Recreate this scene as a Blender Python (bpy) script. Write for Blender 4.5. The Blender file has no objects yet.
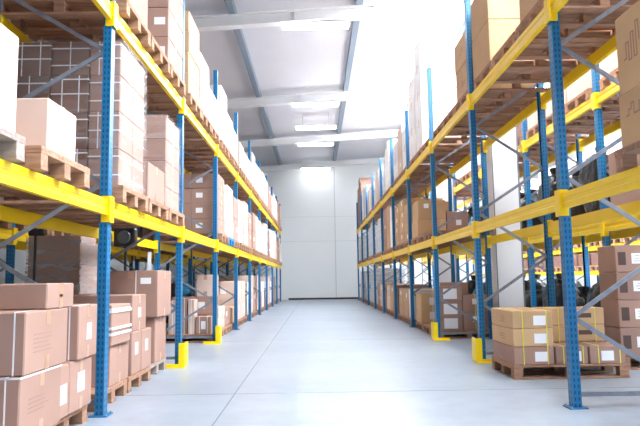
import bpy, bmesh, math, random
from mathutils import Vector, Matrix, noise
R = random.Random(11)
SC = bpy.context.scene
COL = SC.collection

# ------------------------------------------------------------------ materials
def mat(name, col, rough=0.6, metal=0.0, spec=0.5, emis=None, es=0.0):
    m = bpy.data.materials.new(name); m.use_nodes = True
    b = m.node_tree.nodes['Principled BSDF']
    b.inputs['Base Color'].default_value = (*col, 1)
    b.inputs['Roughness'].default_value = rough
    b.inputs['Metallic'].default_value = metal
    b.inputs['Specular IOR Level'].default_value = spec
    if emis:
        b.inputs['Emission Color'].default_value = (*emis, 1)
        b.inputs['Emission Strength'].default_value = es
    return m

def noisy(name, c1, c2, scale=4.0, rough=0.7, stretch=(1, 1, 1), bump=0.0, rand=0.0, metal=0.0, detail=4):
    m = mat(name, c1, rough, metal)
    nt = m.node_tree; N = nt.nodes; L = nt.links; b = N['Principled BSDF']
    tc = N.new('ShaderNodeTexCoord'); mp = N.new('ShaderNodeMapping')
    mp.inputs['Scale'].default_value = stretch
    L.new(tc.outputs['Object'], mp.inputs['Vector'])
    nz = N.new('ShaderNodeTexNoise'); nz.inputs['Scale'].default_value = scale; nz.inputs['Detail'].default_value = detail
    L.new(mp.outputs['Vector'], nz.inputs['Vector'])
    rp = N.new('ShaderNodeValToRGB')
    rp.color_ramp.elements[0].position = 0.3; rp.color_ramp.elements[1].position = 0.7
    rp.color_ramp.elements[0].color = (*c1, 1); rp.color_ramp.elements[1].color = (*c2, 1)
    L.new(nz.outputs['Fac'], rp.inputs['Fac'])
    out = rp.outputs['Color']
    if rand > 0:
        oi = N.new('ShaderNodeObjectInfo'); mr = N.new('ShaderNodeMapRange')
        mr.inputs['To Min'].default_value = 1 - rand; mr.inputs['To Max'].default_value = 1 + rand
        L.new(oi.outputs['Random'], mr.inputs['Value'])
        hv = N.new('ShaderNodeHueSaturation'); L.new(out, hv.inputs['Color']); L.new(mr.outputs['Result'], hv.inputs['Value'])
        out = hv.outputs['Color']
    L.new(out, b.inputs['Base Color'])
    if bump > 0:
        bp = N.new('ShaderNodeBump'); bp.inputs['Strength'].default_value = bump; bp.inputs['Distance'].default_value = 0.02
        L.new(nz.outputs['Fac'], bp.inputs['Height']); L.new(bp.outputs['Normal'], b.inputs['Normal'])
    return m

def post_material(name, col, dark):
    """painted steel with two rows of punched slots"""
    m = mat(name, col, 0.38, 0.0, 0.5)
    nt = m.node_tree; N = nt.nodes; L = nt.links; b = N['Principled BSDF']
    tc = N.new('ShaderNodeTexCoord'); sp = N.new('ShaderNodeSeparateXYZ'); L.new(tc.outputs['Object'], sp.inputs[0])
    def M(op, a, bb=None, c=None):
        n = N.new('ShaderNodeMath'); n.operation = op
        for i, v in enumerate((a, bb, c)):
            if v is None: continue
            if isinstance(v, (int, float)): n.inputs[i].default_value = v
            else: L.new(v, n.inputs[i])
        return n.outputs[0]
    zz = M('MULTIPLY', sp.outputs['Z'], 1 / 0.05); fz = M('FRACT', zz); inz = M('LESS_THAN', M('ABSOLUTE', M('SUBTRACT', fz, 0.5)), 0.27)
    ya = M('ABSOLUTE', sp.outputs['Y']); iny = M('LESS_THAN', M('ABSOLUTE', M('SUBTRACT', ya, 0.022)), 0.008)
    ge = N.new('ShaderNodeNewGeometry'); vt = N.new('ShaderNodeVectorTransform'); vt.vector_type = 'NORMAL'; vt.convert_from = 'WORLD'; vt.convert_to = 'OBJECT'
    L.new(ge.outputs['Normal'], vt.inputs[0]); sn = N.new('ShaderNodeSeparateXYZ'); L.new(vt.outputs[0], sn.inputs[0])
    fx = M('GREATER_THAN', M('ABSOLUTE', sn.outputs['X']), 0.5); fy = M('GREATER_THAN', M('ABSOLUTE', sn.outputs['Y']), 0.5)
    inx = M('LESS_THAN', M('ABSOLUTE', M('SUBTRACT', M('ABSOLUTE', sp.outputs['X']), 0.016)), 0.006)
    hole = M('MULTIPLY', inz, M('ADD', M('MULTIPLY', iny, fx), M('MULTIPLY', inx, fy)))
    mx = N.new('ShaderNodeMix'); mx.data_type = 'RGBA'
    mx.inputs[6].default_value = (*col, 1); mx.inputs[7].default_value = (*dark, 1)
    L.new(hole, mx.inputs[0]); L.new(mx.outputs[2], b.inputs['Base Color'])
    return m

def floor_material():
    m = mat('polished_concrete', (0.55, 0.6, 0.68), 0.25)
    nt = m.node_tree; N = nt.nodes; L = nt.links; b = N['Principled BSDF']
    tc = N.new('ShaderNodeTexCoord')
    n1 = N.new('ShaderNodeTexNoise'); n1.inputs['Scale'].default_value = 0.55; n1.inputs['Detail'].default_value = 7
    n2 = N.new('ShaderNodeTexNoise'); n2.inputs['Scale'].default_value = 5; n2.inputs['Detail'].default_value = 8
    mp = N.new('ShaderNodeMapping'); mp.inputs['Scale'].default_value = (0.5, 1.6, 1)
    L.new(tc.outputs['Object'], mp.inputs['Vector'])
    L.new(mp.outputs['Vector'], n1.inputs['Vector']); L.new(tc.outputs['Object'], n2.inputs['Vector'])
    mx = N.new('ShaderNodeMix'); mx.data_type = 'FLOAT'; mx.inputs[0].default_value = 0.45
    L.new(n1.outputs['Fac'], mx.inputs[2]); L.new(n2.outputs['Fac'], mx.inputs[3])
    rp = N.new('ShaderNodeValToRGB'); e = rp.color_ramp.elements
    e[0].position = 0.32; e[0].color = (0.24, 0.285, 0.35, 1); e[1].position = 0.66; e[1].color = (0.36, 0.415, 0.49, 1)
    L.new(mx.outputs[0], rp.inputs['Fac']); L.new(rp.outputs['Color'], b.inputs['Base Color'])
    mr = N.new('ShaderNodeMapRange'); mr.inputs['To Min'].default_value = 0.24; mr.inputs['To Max'].default_value = 0.36
    L.new(mx.outputs[0], mr.inputs['Value']); L.new(mr.outputs['Result'], b.inputs['Roughness'])
    return m

def film_material(name, alpha_lo, alpha_hi, tint=(0.9, 0.92, 0.95), bump=0.6, rough=0.18):
    m = bpy.data.materials.new(name); m.use_nodes = True
    nt = m.node_tree; N = nt.nodes; L = nt.links
    for n in list(N): N.remove(n)
    out = N.new('ShaderNodeOutputMaterial'); tr = N.new('ShaderNodeBsdfTransparent')
    pb = N.new('ShaderNodeBsdfPrincipled'); pb.inputs['Base Color'].default_value = (*tint, 1); pb.inputs['Roughness'].default_value = rough
    mix = N.new('ShaderNodeMixShader'); tc = N.new('ShaderNodeTexCoord'); nz = N.new('ShaderNodeTexNoise')
    mp = N.new('ShaderNodeMapping'); mp.inputs['Scale'].default_value = (1, 1, 5); mp.inputs['Rotation'].default_value = (0.3, 0.2, 0)
    L.new(tc.outputs['Object'], mp.inputs['Vector']); L.new(mp.outputs['Vector'], nz.inputs['Vector'])
    nz.inputs['Scale'].default_value = 3; nz.inputs['Detail'].default_value = 6; nz.inputs['Distortion'].default_value = 1.2
    mr = N.new('ShaderNodeMapRange'); mr.inputs['From Min'].default_value = 0.35; mr.inputs['From Max'].default_value = 0.7
    mr.inputs['To Min'].default_value = alpha_lo; mr.inputs['To Max'].default_value = alpha_hi
    L.new(nz.outputs['Fac'], mr.inputs['Value']); L.new(mr.outputs['Result'], mix.inputs['Fac'])
    bp = N.new('ShaderNodeBump'); bp.inputs['Strength'].default_value = bump; bp.inputs['Distance'].default_value = 0.03
    L.new(nz.outputs['Fac'], bp.inputs['Height']); L.new(bp.outputs['Normal'], pb.inputs['Normal'])
    L.new(tr.outputs[0], mix.inputs[1]); L.new(pb.outputs[0], mix.inputs[2]); L.new(mix.outputs[0], out.inputs['Surface'])
    return m

M = {
    'blue': post_material('blue_perforated_steel', (0.006, 0.16, 0.37), (0.002, 0.045, 0.12)),
    'blueplain': mat('blue_painted_steel', (0.006, 0.16, 0.37), 0.4),
    'yellow': noisy('yellow_painted_steel', (0.86, 0.56, 0.0), (0.92, 0.62, 0.005), 3, 0.42),
    'guard': mat('yellow_guard_paint', (0.95, 0.72, 0.0), 0.4),
    'steel': noisy('galvanised_steel', (0.20, 0.22, 0.27), (0.28, 0.31, 0.37), 12, 0.38, metal=0.2),
    'bolt': mat('bolt_steel', (0.5, 0.5, 0.52), 0.3, 0.8),
    'wood': noisy('pallet_wood', (0.28, 0.14, 0.09), (0.46, 0.27, 0.17), 5, 0.8, (1, 6, 6), 0.1, 0.12),
    'woodg': noisy('weathered_pallet_wood', (0.30, 0.24, 0.22), (0.46, 0.38, 0.33), 5, 0.85, (1, 6, 6), 0.1, 0.12),
    'brown': noisy('brown_cardboard', (0.35, 0.21, 0.165), (0.40, 0.245, 0.195), 2.5, 0.75, rand=0.10),
    'dark': noisy('dark_shaded_brown_cardboard', (0.16, 0.08, 0.06), (0.20, 0.105, 0.078), 2.5, 0.7, rand=0.08),  # dark brown; also carries the shade painted into the strapped cartons
    'tan': noisy('tan_cardboard', (0.54, 0.345, 0.18), (0.60, 0.39, 0.215), 2.5, 0.75, rand=0.08),
    'pale': noisy('pale_cardboard', (0.62, 0.47, 0.40), (0.70, 0.55, 0.47), 2.5, 0.75, rand=0.08),
    'white': noisy('white_cardboard', (0.80, 0.77, 0.77), (0.86, 0.84, 0.83), 2.5, 0.7, rand=0.04),
    'tape': mat('brown_packing_tape', (0.44, 0.26, 0.17), 0.3),
    'strapw': mat('white_plastic_strap', (0.85, 0.86, 0.9), 0.35),
    'strapy': mat('yellow_plastic_strap', (0.80, 0.80, 0.05), 0.35),
    'paper': mat('white_paper_label', (0.88, 0.89, 0.93), 0.6),
    'ink': mat('dark_printing_ink', (0.10, 0.06, 0.05), 0.7),
    'inkb': mat('faded_printing_ink', (0.30, 0.18, 0.15), 0.7),
    'film': film_material('clear_stretch_film', 0.0, 0.22),
    'filmg': film_material('glossy_stretch_film', 0.08, 0.42),
    'filmw': film_material('milky_stretch_film', 0.45, 0.85, (0.88, 0.93, 0.98), 0.12, 0.4),
    'wall': noisy('white_wall_panel', (0.80, 0.83, 0.84), (0.83, 0.86, 0.87), 0.6, 0.6),
    'ceil': noisy('white_ceiling_sheet', (0.66, 0.67, 0.72), (0.70, 0.71, 0.76), 0.6, 0.7),
    'seam': mat('panel_seam', (0.6, 0.63, 0.65), 0.7),
    'raf': mat('white_painted_rafter', (0.80, 0.81, 0.82), 0.5),
    'purl': mat('grey_blue_purlin', (0.20, 0.26, 0.33), 0.5),
    'pillar': mat('white_pillar_cladding', (0.84, 0.85, 0.88), 0.5),
    'black': mat('black_plastic', (0.015, 0.015, 0.018), 0.35),
    'bag': noisy('black_bag_plastic', (0.004, 0.005, 0.007), (0.010, 0.014, 0.02), 8, 0.32, bump=0.5),
    'bagb': noisy('blue_bag_plastic', (0.02, 0.16, 0.32), (0.04, 0.24, 0.42), 8, 0.25, bump=0.6),
    'joint': mat('floor_joint_sealant', (0.20, 0.23, 0.28), 0.8),
    'sky': mat('daylit_skylight', (0.9, 0.95, 1.0), 0.5, emis=(0.92, 0.96, 1.0), es=19.0),
    'tube': mat('lit_fluorescent_diffuser', (1, 1, 1), 0.5, emis=(1.0, 1.0, 1.0), es=14.0),
    'fix': mat('white_lamp_housing', (0.8, 0.82, 0.85), 0.4),
    'bluepal': mat('blue_pallet_paint', (0.01, 0.22, 0.55), 0.5),
    'lens': mat('grey_lamp_glass', (0.10, 0.12, 0.15), 0.12),
    'floor': floor_material(),
}

# ------------------------------------------------------------------ mesh helpers
def bm_box(bm, x0, x1, y0, y1, z0, z1, mi=0):
    vs = [bm.verts.new(p) for p in ((x0,y0,z0),(x1,y0,z0),(x1,y1,z0),(x0,y1,z0),(x0,y0,z1),(x1,y0,z1),(x1,y1,z1),(x0,y1,z1))]
    for f in ((0,3,2,1),(4,5,6,7),(0,1,5,4),(1,2,6,5),(2,3,7,6),(3,0,4,7)):
        fc = bm.faces.new([vs[i] for i in f]); fc.material_index = mi
    return vs

def bm_bar(bm, p, q, w, t):
    """flat bar from p to q, w high across, t thick"""
    p = Vector(p); q = Vector(q); d = (q - p).normalized()
    n = Vector((0, 1, 0)) if abs(d.y) < 0.9 else Vector((1, 0, 0))
    s = d.cross(n).normalized() * w / 2; n = n * t / 2
    a = [bm.verts.new(c) for c in (p-s-n, p+s-n, p+s+n, p-s+n, q-s-n, q+s-n, q+s+n, q-s+n)]
    for f in ((0,3,2,1),(4,5,6,7),(0,1,5,4),(1,2,6,5),(2,3,7,6),(3,0,4,7)):
        bm.faces.new([a[i] for i in f])

def bm_cyl(bm, p, q, r, n=14, r2=None):
    p = Vector(p); q = Vector(q); d = (q - p).normalized(); r2 = r if r2 is None else r2
    a = d.orthogonal().normalized(); b = d.cross(a)
    A = [bm.verts.new(p + (a*math.cos(2*math.pi*i/n) + b*math.sin(2*math.pi*i/n))*r) for i in range(n)]
    B = [bm.verts.new(q + (a*math.cos(2*math.pi*i/n) + b*math.sin(2*math.pi*i/n))*r2) for i in range(n)]
    for i in range(n): bm.faces.new((A[i], A[(i+1)%n], B[(i+1)%n], B[i]))
    bm.faces.new(A[::-1]); bm.faces.new(B)

def mesh_of(bm, name, mats, bevel=0.0, seg=1):
    if bevel > 0:
        bmesh.ops.bevel(bm, geom=bm.edges[:], offset=bevel, segments=seg, affect='EDGES', profile=0.5)
    bmesh.ops.recalc_face_normals(bm, faces=bm.faces[:])
    me = bpy.data.meshes.new(name); bm.to_mesh(me); bm.free()
    for m in (mats if isinstance(mats, (list, tuple)) else [mats]): me.materials.append(m)
    return me

def link(name, me, parent=None, loc=(0,0,0), rz=0):
    o = bpy.data.objects.new(name, me); COL.objects.link(o)
    o.location = loc; o.rotation_euler = (0, 0, rz)
    if parent: o.parent = parent
    return o

def tag(o, label=None, cat=None, group=None, kind=None):
    if label: o['label'] = label
    if cat: o['category'] = cat
    if group: o['group'] = group
    if kind: o['kind'] = kind
    return o

def copy_tree(o, parent=None, loc=None):
    c = o.copy(); COL.objects.link(c)
    if parent: c.parent = parent
    if loc is not None: c.location = loc
    for ch in list(o.children): copy_tree(ch, c)
    return c

def struct(name, bm, m, parent=None, bevel=0):
    o = link(name, mesh_of(bm, name, m, bevel), parent)
    if not parent: o['kind'] = 'structure'
    return o

# ------------------------------------------------------------------ layout numbers
BAY = 2.8
def ZP(k): return 5.1 + BAY * (k - 1)
NP = 10                      # last frame index; frames 0..10
LX0, LX1 = -1.745, -2.74     # left rack front and rear post lines
RX0, RX1 = 2.085, 3.00
LV = (0.0, 1.68, 3.36)       # beam centre heights
BH = 0.13
SHELF = (0.0, LV[1] + BH/2 + 0.002, LV[2] + BH/2 + 0.002)
POSTH = 4.8
PT = 0.144                   # pallet thickness

# ------------------------------------------------------------------ room shell
bm = bmesh.new(); bm_box(bm, -9, 12, -3, 32.5, -0.2, 0)
floor = struct('floor', bm, M['floor'])
bm = bmesh.new()
bm_box(bm, -0.786, -0.774, -3, 32.4, 0.0, 0.0012)
for y in (0.95, 5.95, 10.95, 15.95, 20.95, 25.95): bm_box(bm, -9, 12, y-0.005, y+0.005, 0.0, 0.0012)
struct('floor_joint', bm, M['joint'], floor)
bm = bmesh.new(); bm_box(bm, -9, 12, 32.5, 32.7, 0, 8)
wb = struct('wall_back', bm, M['wall'])
bm = bmesh.new()
for x in (-4.9, 1.05, 7.0): bm_box(bm, x-0.025, x+0.025, 32.488, 32.5, 0.1, 7.4)
for z in (3.05, 4.35): bm_box(bm, -9, 12, 32.494, 32.5, z-0.008, z+0.008)
struct('panel_seam', bm, M['seam'], wb)
bm = bmesh.new(); bm_box(bm, -1.45, 2.25, 32.42, 32.5, 0, 0.09)
struct('baseboard_back', bm, M['black'])
bm = bmesh.new(); bm_box(bm, -9.2, -9, -3, 32.7, 0, 8); struct('wall_left', bm, M['wall'])
bm = bmesh.new(); bm_box(bm, 12, 12.2, -3, 32.7, 0, 8); struct('wall_right', bm, M['wall'])

SL = 0.06
def ceil_z(x): return 7.30 + SL * x
# ceiling is built as strips that leave skylight openings on the right side
SKY = [(1.75, 3.45), (4.45, 6.4), (7.4, 9.6)]
RAF = [1.7, 7.7, 13.35, 19.7, 25.7, 31.7]
def slab(bm, x0, x1, y0, y1, zo, t):
    vs = []
    for dz in (zo, zo + t):
        for x, y in ((x0,y0),(x1,y0),(x1,y1),(x0,y1)): vs.append(bm.verts.new((x, y, ceil_z(x) + dz)))
    for f in ((0,3,2,1),(4,5,6,7),(0,1,5,4),(1,2,6,5),(2,3,7,6),(3,0,4,7)): bm.faces.new([vs[i] for i in f])
bm = bmesh.new()
edges = [-9.2] + [v for s in SKY for v in s] + [12.2]
for i in range(0, len(edges), 2): slab(bm, edges[i], edges[i+1], -3, 32.7, 0, 0.1)
ysk = [(-2.4, 1.2), (2.4, 7.0), (8.4, 13.0), (14.4, 19.0), (20.4, 25.0)]
for a, b in SKY:
    last = -3
    for y0, y1 in ysk:
        slab(bm, a, b, last, y0, 0, 0.1); last = y1
    slab(bm, a, b, last, 32.7, 0, 0.1)
ceiling = struct('ceiling', bm, M['ceil'])
n = 0
for a, b in SKY:
    for y0, y1 in ysk:
        n += 1
        bm = bmesh.new(); slab(bm, a, b, y0, y1, 0.03, 0.03)
        struct('window_%d' % n, bm, M['sky'])
bm = bmesh.new()
for x in (-7.7, -4.8, -1.80, 1.06, 3.95, 6.9, 9.9):
    slab(bm, x-0.075, x+0.075, -3, 32.5, -0.2, 0.198)
struct('trim_1', bm, M['purl'])
for i, y in enumerate(RAF):
    bm = bmesh.new()
    slab(bm, -9, 12, y-0.11, y+0.11, -0.46, 0.025)
    slab(bm, -9, 12, y-0.11, y+0.11, -0.205, 0.02)
    slab(bm, -9, 12, y-0.012, y+0.012, -0.44, 0.24)
    for x in (-6, -3.4, -0.4, 1.4, 4.4, 7.4): slab(bm, x-0.01, x+0.01, y-0.10, y+0.10, -0.435, 0.23)
    struct('trim_%d' % (i+2), bm, M['raf'])
# white clad pillars between the right-hand rack rows
for i, y in enumerate((10.95, 16.1, 21.2, 26.4)):
    bm = bmesh.new(); bm_box(bm, 3.17, 3.62, y-0.2, y+0.2, 0, ceil_z(3.17) - 0.48)
    o = struct('trim_%d' % (i+20), bm, M['pillar'], bevel=0.01)
    bm = bmesh.new(); bm_box(bm, 3.163, 3.17, y-0.2, y-0.17, 0.02, 6.5); bm_box(bm, 3.60, 3.627, y-0.206, y-0.2, 0.02, 6.5)
    struct('corner_strip', bm, M['steel'], o)

# ------------------------------------------------------------------ ceiling lamps
LAMPW = ['nearest and largest of the aisle ceiling', 'second from the camera among the aisle ceiling',
         'third from the camera among the aisle ceiling', 'fourth from the camera among the aisle ceiling', 'farthest, nearest to the white back wall, of the']
for i, (y, z) in enumerate(((13.4, 6.76), (19.7, 6.76), (22.8, 6.76), (25.7, 6.76), (31.6, 6.76))):
    r = link('ceiling_lamp', None, loc=(0.07, y, z)); tag(r, 'white fluorescent lamp, ' + LAMPW[i] + ' lamps', 'lamp', 'fluorescent lamps above the aisle')
    bm = bmesh.new(); bm_box(bm, -0.78, 0.78, -0.09, 0.09, 0.03, 0.075); link('housing', mesh_of(bm, 'housing', M['fix'], 0.008), r)
    bm = bmesh.new(); bm_box(bm, -0.75, 0.75, -0.075, 0.075, -0.06, 0.028); link('diffuser', mesh_of(bm, 'diffuser', M['tube'], 0.03, 3), r)
    for s in (-0.5, 0.5):
        bm = bmesh.new(); top = (ceil_z(0.07+s) - 0.462 if abs(y - 22.8) > 0.5 else ceil_z(0.07+s)) - z
        bm_cyl(bm, (s, 0, 0.075), (s, 0, top), 0.008, 8); link('hanger', mesh_of(bm, 'hanger', M['steel']), r)

# ------------------------------------------------------------------ racks
def upright_mesh(h, sgn):
    """open C-section, closed face towards -x*sgn"""
    bm = bmesh.new(); w, d, t = 0.09, 0.07, 0.006
    prof = [(-d/2, -w/2), (-d/2, w/2), (d/2, w/2), (d/2, w/2-0.018), (d/2-t, w/2-0.018), (d/2-t, w/2-t), (-d/2+t, w/2-t),
            (-d/2+t, -w/2+t), (d/2-t, -w/2+t), (d/2-t, -w/2+0.018), (d/2, -w/2+0.018), (d/2, -w/2)]
    A = [bm.verts.new((x*sgn, y, 0.008)) for x, y in prof]; B = [bm.verts.new((x*sgn, y, h)) for x, y in prof]
    n = len(prof)
    for i in range(n): bm.faces.new((A[i], A[(i+1)%n], B[(i+1)%n], B[i]))
    bm.faces.new(A[::-1]); bm.faces.new(B)
    return mesh_of(bm, 'upright', M['blue'])
def plate_mesh():
    bm = bmesh.new(); bm_box(bm, -0.075, 0.075, -0.075, 0.075, 0, 0.008)
    return mesh_of(bm, 'base_plate', M['blueplain'])
def boltm():
    bm = bmesh.new()
    bm_cyl(bm, (0, 0, 0.008), (0, 0, 0.022), 0.009, 8)
    return mesh_of(bm, 'anchor_bolt', M['bolt'])
PLATE, BOLT = plate_mesh(), boltm()
UPR = {1: upright_mesh(POSTH, 1), -1: upright_mesh(POSTH, -1)}
def beam_mesh():
    bm = bmesh.new(); L = BAY - 0.094
    # stepped box section: a deep front web with a shallow groove
    h = BH/2
    prof = [(-0.022, -h), (0.022, -h), (0.022, h-0.02), (0.012, h-0.02), (0.012, h), (-0.022, h), (-0.022, 0.022), (-0.017, 0.014), (-0.017, -0.014), (-0.022, -0.022)]
    A = [bm.verts.new((x, 0.0, z)) for x, z in prof]; B = [bm.verts.new((x, L, z)) for x, z in prof]
    n = len(prof)
    for i in range(n): bm.faces.new((A[i], B[i], B[(i+1)%n], A[(i+1)%n]))
    bm.faces.new(A); bm.faces.new(B[::-1])
    return mesh_of(bm, 'beam', M['yellow'])
def conn_mesh(s):
    bm = bmesh.new()   # L-shaped hooked end plate lying against post face
    bm_box(bm, -0.044, -0.036, -0.046*s, 0.0, -0.125, 0.095)
    bm_box(bm, -0.044, 0.03, 0.0, 0.004*s, -0.125, 0.095)
    return mesh_of(bm, 'beam_connector', M['yellow'])
BEAM = beam_mesh(); CONN = {1: conn_mesh(1), -1: conn_mesh(-1)}
NODES_F = (0.72, 1.885, 3.03, 4.17); NODES_R = (0.14, 1.30, 2.45, 3.60, 4.7)

def rack(label, xf, xr, k0, k1, levels=LV[1:], rear_face=True):
    """xf is the post line facing the aisle, xr the rear line"""
    d = 1 if xr > xf else -1
    root = link('pallet_rack', None, loc=(0, 0, 0)); tag(root, label, 'rack', 'blue and yellow pallet racks')
    root.location = ((xf+xr)/2, ZP(k0), 0)
    cx, cy = root.location.x, root.location.y
    bmh = bmesh.new(); bm_bar(bmh, (xf-cx+0.03*d, 0, 0.105), (xr-cx-0.03*d, 0, 0.105), 0.035, 0.03); HOR = mesh_of(bmh, 'strut', M['steel'])
    segs = []
    for i in range(4):
        segs.append((NODES_R[i], NODES_F[i])); segs.append((NODES_R[i+1], NODES_F[i]))
    DG = []
    for zr, zf in segs:
        b = bmesh.new(); bm_bar(b, (xf-cx+0.02*d, 0, zf), (xr-cx-0.02*d, 0, zr), 0.035, 0.018); DG.append(mesh_of(b, 'brace', M['steel']))
    for k in range(k0, k1+1):
        y = ZP(k) - cy
        for x, s in ((xf, d), (xr, -d)):
            u = link('upright', UPR[s], root, (x-cx, y, 0))
            p = link('base_plate', PLATE, u)
            for bx, by in ((-0.058, -0.06), (0.058, -0.06), (-0.058, 0.06), (0.058, 0.06)): link('anchor_bolt', BOLT, u, (bx, by, 0))
        link('strut', HOR, root, (0, y, 0))
        for j, m in enumerate(DG):
            link('brace', m, root, (0, y + (0.012 if j % 2 else -0.012), 0))
    for k in range(k0, k1):
        y = ZP(k) - cy + 0.047
        for zc in levels:
            for x, s in ((xf, d), (xr, -d)):
                b = link('beam', BEAM, root, (x-cx-0.012*s, y, zc))
                if s < 0: b.rotation_euler = (0, 0, math.pi); b.location.y = y + BAY - 0.094
                a = link('beam_connector', CONN[1], b, (0, 0, 0)); c = link('beam_connector', CONN[-1], b, (0, BAY-0.094, 0))
    return root
rack('long blue and yellow pallet rack along the left side of the aisle', LX0, LX1, 0, NP)
rack('long blue and yellow pallet rack along the right side of the aisle', RX0, RX1, 0, NP)
rack('blue and yellow pallet rack standing behind the left aisle rack', -4.87, -3.90, 0, NP)
rack('blue and yellow pallet rack just behind the white pillars on the right', 4.70, 3.75, 0, NP)
rack('farthest blue and yellow pallet rack on the right, with low double beams', 7.75, 8.75, 3, NP, (1.12, 1.80, 3.36))

# ------------------------------------------------------------------ post guards
def guard(x, k, s, label):
    r = link('post_guard', None, loc=(x, ZP(k), 0)); tag(r, label, 'post guard', 'yellow post guards')
    bm = bmesh.new()
    bm_box(bm, -0.105, -0.095, -0.12, 0.08, 0.01, 0.30); bm_box(bm, -0.105, -0.03, -0.13, -0.12, 0.01, 0.30)
    link('upright_shield', mesh_of(bm, 'upright_shield', M['guard'], 0.002), r)
    bm = bmesh.new(); bm_box(bm, -0.108, 0.17, -0.178, -0.08, 0, 0.009); bm_box(bm, -0.108, 0.17, -0.135, -0.127, 0.009, 0.045)
    link('foot_plate', mesh_of(bm, 'foot_plate', M['guard'], 0.001), r)
    r.scale = (s, 1, 1)
guard(LX0, 2, -1, 'yellow steel guard at foot of second blue post of left rack')
guard(LX0, 3, -1, 'yellow steel guard at foot of third blue post of left rack')
guard(RX0, 2, 1, 'yellow steel guard at foot of second blue post of right rack')
guard(RX0, 3, 1, 'yellow steel guard at foot of third blue post of right rack')

# ------------------------------------------------------------------ pallets
# pallet local frame: length 1.2 along x, width 0.8 along y, origin at base centre
def pallet_parts(L=1.2, W=0.8):
    out = []
    bm = bmesh.new()
    for i in range(7):
        w = 0.10 if i % 2 else 0.125; y = -W/2 + 0.0625 + i*(W-0.125)/6
        if i in (0, 6): w = 0.125
        bm_box(bm, -L/2, L/2, y-w/2, y+w/2, 0.122, 0.144)
    for x in (-L/2+0.05, 0, L/2-0.05): bm_box(bm, x-0.05, x+0.05, -W/2, W/2, 0.100, 0.122)
    out.append(('top_deck', bm))
    bm = bmesh.new()
    for y in (-W/2+0.05, 0, W/2-0.05): bm_box(bm, -L/2, L/2, y-0.05, y+0.05, 0.0, 0.022)
    out.append(('bottom_deck', bm))
    for x in (-L/2+0.05, 0, L/2-0.05):
        for y in (-W/2+0.05, 0, W/2-0.05):
            bm = bmesh.new(); bm_box(bm, x-0.048, x+0.048, y-0.048, y+0.048, 0.022, 0.100); out.append(('block', bm))
    return out
PPARTS = {}
for key, mm in (('wood', 'wood'), ('woodg', 'woodg'), ('blue', 'bluepal')):
    PPARTS[key] = [(n_, mesh_of(b_, n_, M[mm], 0.002)) for n_, b_ in pallet_parts()]
# one-mesh version for the far ones
FARP = {}
for key, mm in (('wood', 'wood'), ('woodg', 'woodg'), ('blue', 'bluepal')):
    bm = bmesh.new()
    for n_, me_ in PPARTS[key]: bm.from_mesh(me_)
    FARP[key] = mesh_of(bm, 'pallet', M[mm])
def pallet(x, y, z, label, far=False, kind='wood', group=None, rz=0):
    if far: o = link('pallet', FARP[kind], None, (x, y, z), rz)
    else:
        o = link('pallet', None, None, (x, y, z), rz)
        for n_, me_ in PPARTS[kind]: link(n_, me_, o)
    tag(o, label, 'pallet', group or 'wooden pallets on the racks')
    return o

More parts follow.
